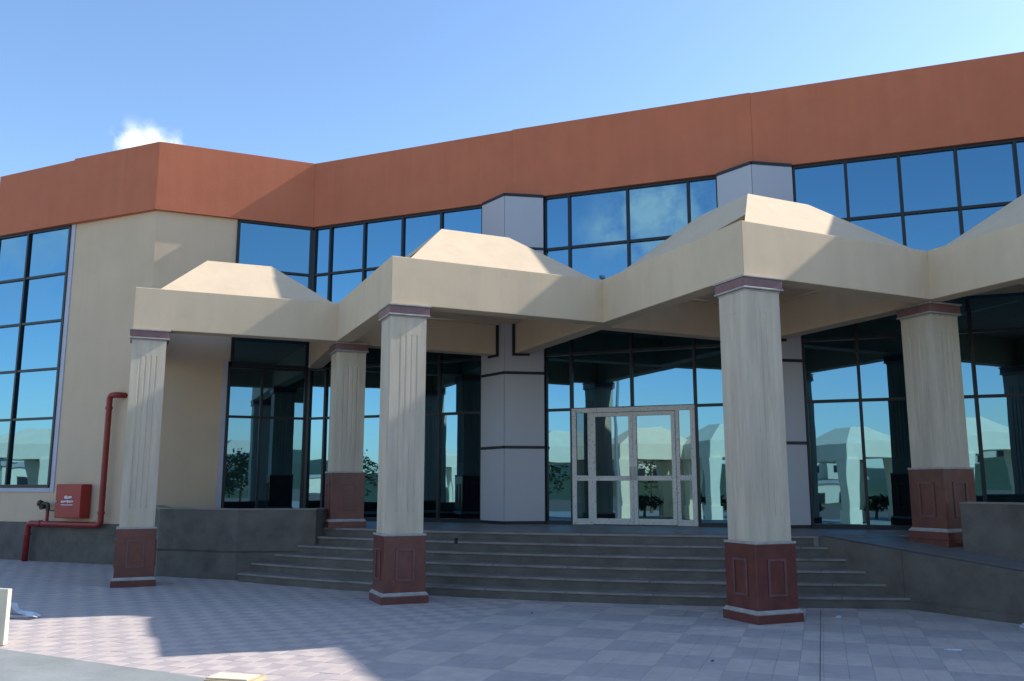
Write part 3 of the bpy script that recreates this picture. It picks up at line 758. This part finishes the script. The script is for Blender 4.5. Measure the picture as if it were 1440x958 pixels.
# ------------------------------------------------------------------ litter on the plaza
def ribbon(name, label, cat, pts, wdt, m, th=.006):
    x = MB(); pts = [Vector(p) for p in pts]
    L_, R_ = [], []
    for i, p in enumerate(pts):
        t_ = (pts[min(i + 1, len(pts) - 1)] - pts[max(0, i - 1)]); t_.z = 0; t_.normalize(); s_ = Vector((-t_.y, t_.x, 0))
        tw = math.sin(i * 1.3) * .35
        L_.append(p + (s_ * math.cos(tw) + Vector((0, 0, math.sin(tw)))) * wdt / 2); R_.append(p - (s_ * math.cos(tw) + Vector((0, 0, math.sin(tw)))) * wdt / 2)
    zmin = min(v.z for v in L_ + R_); 
    for v in L_ + R_: v.z += -zmin + .012 if zmin < .012 else 0
    for i in range(len(pts) - 1):
        up = Vector((0, 0, th))
        x.face([L_[i] + up, L_[i + 1] + up, R_[i + 1] + up, R_[i] + up]); x.face([L_[i], R_[i], R_[i + 1], L_[i + 1]])
        x.face([L_[i], L_[i + 1], L_[i + 1] + up, L_[i] + up]); x.face([R_[i], R_[i + 1], R_[i + 1] + up, R_[i] + up])
    i = 0
    x.face([L_[0], L_[0] + Vector((0, 0, th)), R_[0] + Vector((0, 0, th)), R_[0]]); x.face([L_[-1], R_[-1], R_[-1] + Vector((0, 0, th)), L_[-1] + Vector((0, 0, th))])
    o_ = x.build(name, m, None, origin=(pts[0].x, pts[0].y, 0)); tag(o_, label, cat); return o_
ribbon('plastic_strip', 'long pale plastic strip with a peaked fold lying across the shadow edge', 'plastic strip',
       [(-6.98, 12.0, .05), (-6.73, 11.9, .03), (-6.50, 11.75, .05), (-6.38, 11.65, .12), (-6.30, 11.55, .07), (-6.18, 11.45, .04), (-6.00, 11.35, .03), (-5.83, 11.2, .02)], .09, 'plastic')
ribbon('plastic_strip', 'straight white plastic strip ending beside the folded one', 'plastic strip',
       [(-6.98, 11.3, .015), (-6.68, 11.25, .015), (-6.38, 11.2, .015), (-6.08, 11.15, .015), (-5.80, 11.1, .02)], .08, 'plastic')
ribbon('plastic_strip', 'short crumpled white strip nearest the cream board', 'plastic strip',
       [(-6.48, 10.75, .05), (-6.33, 10.7, .07), (-6.23, 10.6, .04), (-6.10, 10.6, .03), (-5.98, 10.55, .02)], .08, 'plastic')
x = MB(); bx = V2((-5.215, 9.3)); ba = V2((.94, -.33)); x.box(bx, ba, V2((.33, .94)), -.55, .07, 0, .05, .012, .56, 'creamboard')
o = x.build('board', None, None, bevel=.004, origin=(bx.x, bx.y, 0)); tag(o, 'upright cream board cut by the left edge of the picture', 'board')
x = MB(); bx = V2((-2.28, 7.62)); ba = V2((.97, -.24)); x.box(bx, ba, V2((.24, .97)), -.20, .22, -.16, .10, .013, .045, 'cardboard')
x.box(bx, ba, V2((.24, .97)), -.19, .18, -.14, .07, .046, .058, 'creamboard')
o = x.build('plank_offcut', None, None, bevel=.003, origin=(bx.x, bx.y, 0)); tag(o, 'tan board offcut lying at the bottom edge on the tiles', 'board')
CUPQ = (-.86, 13.82); q = CUPQ; x = MB(); x.tube([(q[0], q[1], RISE * 5 + .0), (q[0], q[1], RISE * 5 + .05), (q[0], q[1], RISE * 5 + .085), (q[0], q[1], RISE * 5 + .09)], [.024, .028, .030, .015], 'dark', 14)
STEP_CUP = x
def small_box(name, label, cat, X, Y, z, sx, sy, sz, rot, m):
    x = MB(); c, s = math.cos(rot), math.sin(rot)
    x.box((X, Y), (c, s), (-s, c), -sx / 2, sx / 2, -sy / 2, sy / 2, z, z + sz * .6, m)
    x.box((X + .01, Y), (c, s), (-s, c), -sx / 3, sx / 2.4, -sy / 2.5, sy / 3, z + sz * .6, z + sz, m)
    o = x.build(name, None, None, bevel=.004, origin=(X, Y, z)); tag(o, label, cat); return o

# ------------------------------------------------------------------ what stands behind the camera (seen mirrored in the glass)
def pavilion(loc, rot, sc, label):
    t = thing('arcade_bay', label, 'arcade', (loc[0], loc[1], 0), 'white arcade bays across the plaza')
    ca, sa = math.cos(rot), math.sin(rot)
    def W(x_, y_): return V2((loc[0] + (x_ * ca - y_ * sa) * sc, loc[1] + (x_ * sa + y_ * ca) * sc))
    h = 2.3; zs_ = sc
    for sx, sy in ((-1, -1), (1, -1), (1, 1), (-1, 1)):
        x = MB()
        for (r0, z0, r1_, z1) in ((.42, 0, .42, .9), (.32, .9, .50, 3.9)):
            lo = [W(sx * h + a_ * r0, sy * h + b_ * r0) for a_, b_ in ((-1, -1), (1, -1), (1, 1), (-1, 1))]
            hi = [W(sx * h + a_ * r1_, sy * h + b_ * r1_) for a_, b_ in ((-1, -1), (1, -1), (1, 1), (-1, 1))]
            for k in range(4): x.face([(*lo[k], z0 * sc), (*lo[(k + 1) % 4], z0 * sc), (*hi[(k + 1) % 4], z1 * sc), (*hi[k], z1 * sc)], 'whitewall')
            x.face([(*p, z1 * sc) for p in hi], 'whitewall')
        x.build('column', None, t)
    for k in range(4):
        x = MB(); a_ = [(-1, -1), (1, -1), (1, 1), (-1, 1)][k]; b_ = [(-1, -1), (1, -1), (1, 1), (-1, 1)][(k + 1) % 4]
        o_ = h + .35; i_ = h - .1
        x.prism([W(a_[0] * o_, a_[1] * o_), W(b_[0] * o_, b_[1] * o_), W(b_[0] * i_, b_[1] * i_), W(a_[0] * i_, a_[1] * i_)], 3.9 * sc, 4.9 * sc, 'whitewall'); x.build('beam', None, t)
    x = MB(); lo = [W(a_ * 2.6, b_ * 2.6) for a_, b_ in ((-1, -1), (1, -1), (1, 1), (-1, 1))]; hi = [W(a_ * .8, b_ * .8) for a_, b_ in ((-1, -1), (1, -1), (1, 1), (-1, 1))]
    for k in range(4): x.face([(*lo[k], 4.88 * sc), (*lo[(k + 1) % 4], 4.88 * sc), (*hi[(k + 1) % 4], 6.1 * sc), (*hi[k], 6.1 * sc)], 'whitewall')
    x.face([(*p, 6.1 * sc) for p in hi], 'whitewall'); x.face([(*p, 4.5 * sc) for p in lo], 'whitewall'); x.build('roof', None, t)
    return t
for (X, Y, rt, lab) in ((-17.2, -4.6, .62, 'white arcade bay left of the others across the plaza'), (-13.2, -6.4, .62, 'white arcade bay mirrored in the entrance doors'), (-9.4, -7.6, .55, 'white arcade bay mirrored beside the nearest column'),
                        (-4.2, -11.6, .55, 'white arcade bay mirrored right of the doors'), (.2, -13.2, .5, 'white arcade bay behind the photographer'), (-40, 12.5, .9, 'far white arcade bay mirrored in the left window'),
                        (-33, -6, .6, 'white arcade bay beyond the left lamp'), (14, -16, .3, 'white arcade bay far right across the plaza')):
    pavilion((X, Y), rt, .74, lab)
def lamp(X, Y, H_, rot, label):
    t = thing('street_lamp', label, 'street lamp', (X, Y, 0), 'street lamps on the plaza')
    x = MB(); x.tube([(X, Y, 0), (X, Y, .8), (X, Y, .82), (X, Y, H_)], [.11, .11, .075, .05], 'steel', 12)
    c, s = math.cos(rot), math.sin(rot)
    x.build('pole', None, t)
    x = MB(); x.tube([(X, Y, H_ - .05), (X + c * .3, Y + s * .3, H_ + .35), (X + c * 1.0, Y + s * 1.0, H_ + .6), (X + c * 1.5, Y + s * 1.5, H_ + .62)], .035, 'steel', 8); x.build('arm', None, t)
    x = MB(); x.tube([(X + c * 1.4, Y + s * 1.4, H_ + .62), (X + c * 1.6, Y + s * 1.6, H_ + .63), (X + c * 2.1, Y + s * 2.1, H_ + .6)], [.05, .13, .06], 'steel', 10); x.build('lamp_head', None, t)
lamp(-10.1, .3, 9.5, 1.2, 'tall street lamp mirrored in the entrance door')
lamp(6.5, -4.6, 5.6, 2.4, 'street lamp mirrored in the recessed left glazing'); lamp(-24, 6, 8, .3, 'street lamp standing far left of the plaza')
# far town on a low rise
hb = MB(); nseg = 132
def hz(a): return 6.5 + 4 * noise.noise(Vector((math.cos(a) * 3, math.sin(a) * 3, .3))) + 1.4 * noise.noise(Vector((math.cos(a) * 11, math.sin(a) * 11, 1.3)))
for k in range(nseg):
    a0_, a1_ = [R(360 * q / nseg) for q in (k, k + 1)]
    for (r0, f0), (r1_, f1) in zip(((85, 0), (110, .55), (150, .9)), ((110, .55), (150, .9), (230, 1.25))):
        P_ = lambda a, r_, f_: (math.cos(a) * r_, math.sin(a) * r_, f_ * hz(a) - .2)
        hb.face([P_(a0_, r0, f0), P_(a1_, r0, f0), P_(a1_, r1_, f1), P_(a0_, r1_, f1)], 'leaf')
struct(hb.build('hills', None))
rr = random.Random(11)
for k in range(22):
    a0_ = R(rr.uniform(165, 375)); r_ = rr.uniform(88, 150); X, Y = math.cos(a0_) * r_, math.sin(a0_) * r_
    zz = max(0, min(.9, (r_ - 85) / 60)) * hz(a0_) - 1; w_, dpt, h_ = rr.uniform(6, 11), rr.uniform(6, 9), rr.uniform(2.2, 4)
    t = thing('house', 'small pale flat-roofed house on the rise far behind the camera', 'house', (X, Y, 0), 'houses on the far rise')
    x = MB(); x.box((X, Y), (math.cos(a0_), math.sin(a0_)), (-math.sin(a0_), math.cos(a0_)), -dpt / 2, dpt / 2, -w_ / 2, w_ / 2, -.3, zz + h_, 'whitewall'); x.build('wall', None, t)
    x = MB(); x.box((X, Y), (math.cos(a0_), math.sin(a0_)), (-math.sin(a0_), math.cos(a0_)), -dpt / 2 - .2, dpt / 2 + .2, -w_ / 2 - .2, w_ / 2 + .2, zz + h_ + .003, zz + h_ + .4, 'concrete'); x.build('roof', None, t)
    for q in range(3):
        x = MB(); u = (q - 1) * w_ * .3; x.box((X, Y), (math.cos(a0_), math.sin(a0_)), (-math.sin(a0_), math.cos(a0_)), -dpt / 2 - .06, -dpt / 2 + .05, u - .5, u + .5, zz + h_ - 2.3, zz + h_ - .9, 'dark'); x.build('window', None, t)
# shrubs and young trees around the arcade
def tree(X, Y, H_, cr, label, shrub=False):
    t = thing('shrub' if shrub else 'young_tree', label, 'shrub' if shrub else 'tree', (X, Y, 0), 'shrubs and trees across the plaza')
    x = MB(); x.tube([(X, Y, 0), (X + .05, Y, H_ * .5), (X, Y + .05, H_ * .85)], [.09, .06, .03], 'bark', 8)
    for k in range(5):
        a_ = rr.uniform(0, 6.28); x.tube([(X, Y, H_ * (.4 + .08 * k)), (X + math.cos(a_) * cr * .6, Y + math.sin(a_) * cr * .6, H_ * (.62 + .07 * k))], [.03, .012], 'bark', 5)
    x.build('trunk', None, t)
    x = MB()
    for k in range(900):
        v = Vector((rr.gauss(0, 1), rr.gauss(0, 1), rr.gauss(0, 1))).normalized() * (rr.random() ** .4)
        f = 1 + .35 * noise.noise(v * 2 + Vector((X, Y, 0)))
        p = Vector((X + v.x * cr * f, Y + v.y * cr * f, H_ * .68 + v.z * H_ * .36 * f))
        if noise.noise(p * 1.7) < -.12: continue
        s_ = rr.uniform(.09, .17); a_ = Vector((rr.gauss(0, 1), rr.gauss(0, 1), rr.gauss(0, 1))).normalized(); b_ = a_.orthogonal().normalized()
        x.face([p - a_ * s_, p + b_ * s_ * .5, p + a_ * s_, p - b_ * s_ * .5], 'leaf')
    x.build('crown', None, t)
for k, (X, Y, H_, cr) in enumerate(((-21, -8, 3.6, 1.3), (-9, -13, 4.0, 1.5), (3, -19, 3.5, 1.3), (-2, -16, 3.0, 1.2), (9, -9, 3.2, 1.2), (12, -12, 3.8, 1.4), (-18, -14, 4.2, 1.6), (7, -16, 3.4, 1.3), (-28, 2, 3.5, 1.4))):
    tree(X, Y, H_, cr, ['tallest', 'leafy', 'wide', 'slender', 'small', 'dense', 'loose', 'leaning', 'lone'][k] + ' young tree across the plaza, ' + ['left of the arcade', 'behind the second arcade bay', 'right of the last arcade bay', 'behind the last arcade bay', 'nearest the right lamp', 'right of the right lamp', 'far behind the arcade', 'before the far right bay', 'beside the far left lamp'][k])
for k, (X, Y) in enumerate(((-12.5, -9.5), (-10.2, -10.3), (-7.4, -12.5), (-3.5, -13.5), (-14.8, -8.6), (4, -13), (6.5, -13.4))):
    tree(X, Y, 1.1, 1.15, 'low green shrub planted ' + ['behind the door bay', 'between the middle bays', 'behind the middle bays', 'beside the right arcade bay', 'behind the leftmost bay', 'right of the arcade', 'farthest right of the arcade'][k], True)

# cup on the steps, scraps
for nm, lab, cat, X, Y, z, sx, sy, sz, rt, m in (('plastic_scrap', 'small purple scrap at the foot of the ramp wall on the right edge', 'scrap', 5.86, 10.45, .002, .09, .06, .05, .4, 'jamb'),
        ('plastic_scrap', 'tiny bluish scrap on the tiles right of the nearest column', 'scrap', 4.0, 11.2, .002, .09, .05, .025, .7, 'plastic'),
        ('plastic_scrap', 'flat pale scrap lying on the tiles far right', 'scrap', 4.35, 9.05, .002, .16, .05, .012, -.3, 'plastic'),
        ('stone_chip', 'small dark stone chip on the tiles before the nearest column', 'stone', 1.85, 8.5, .002, .022, .018, .012, .3, 'dark'),
        ('stone_chip', 'tiny dark stone chip before the middle of the steps', 'stone', .25, 11.6, .002, .02, .016, .012, .9, 'dark')):
    small_box(nm, lab, cat, X, Y, z, sx, sy, sz, rt, m)
o = STEP_CUP.build('plastic_cup', None, None, origin=(CUPQ[0], CUPQ[1], RISE * 5)); tag(o, 'small black cup standing on an upper step', 'cup')
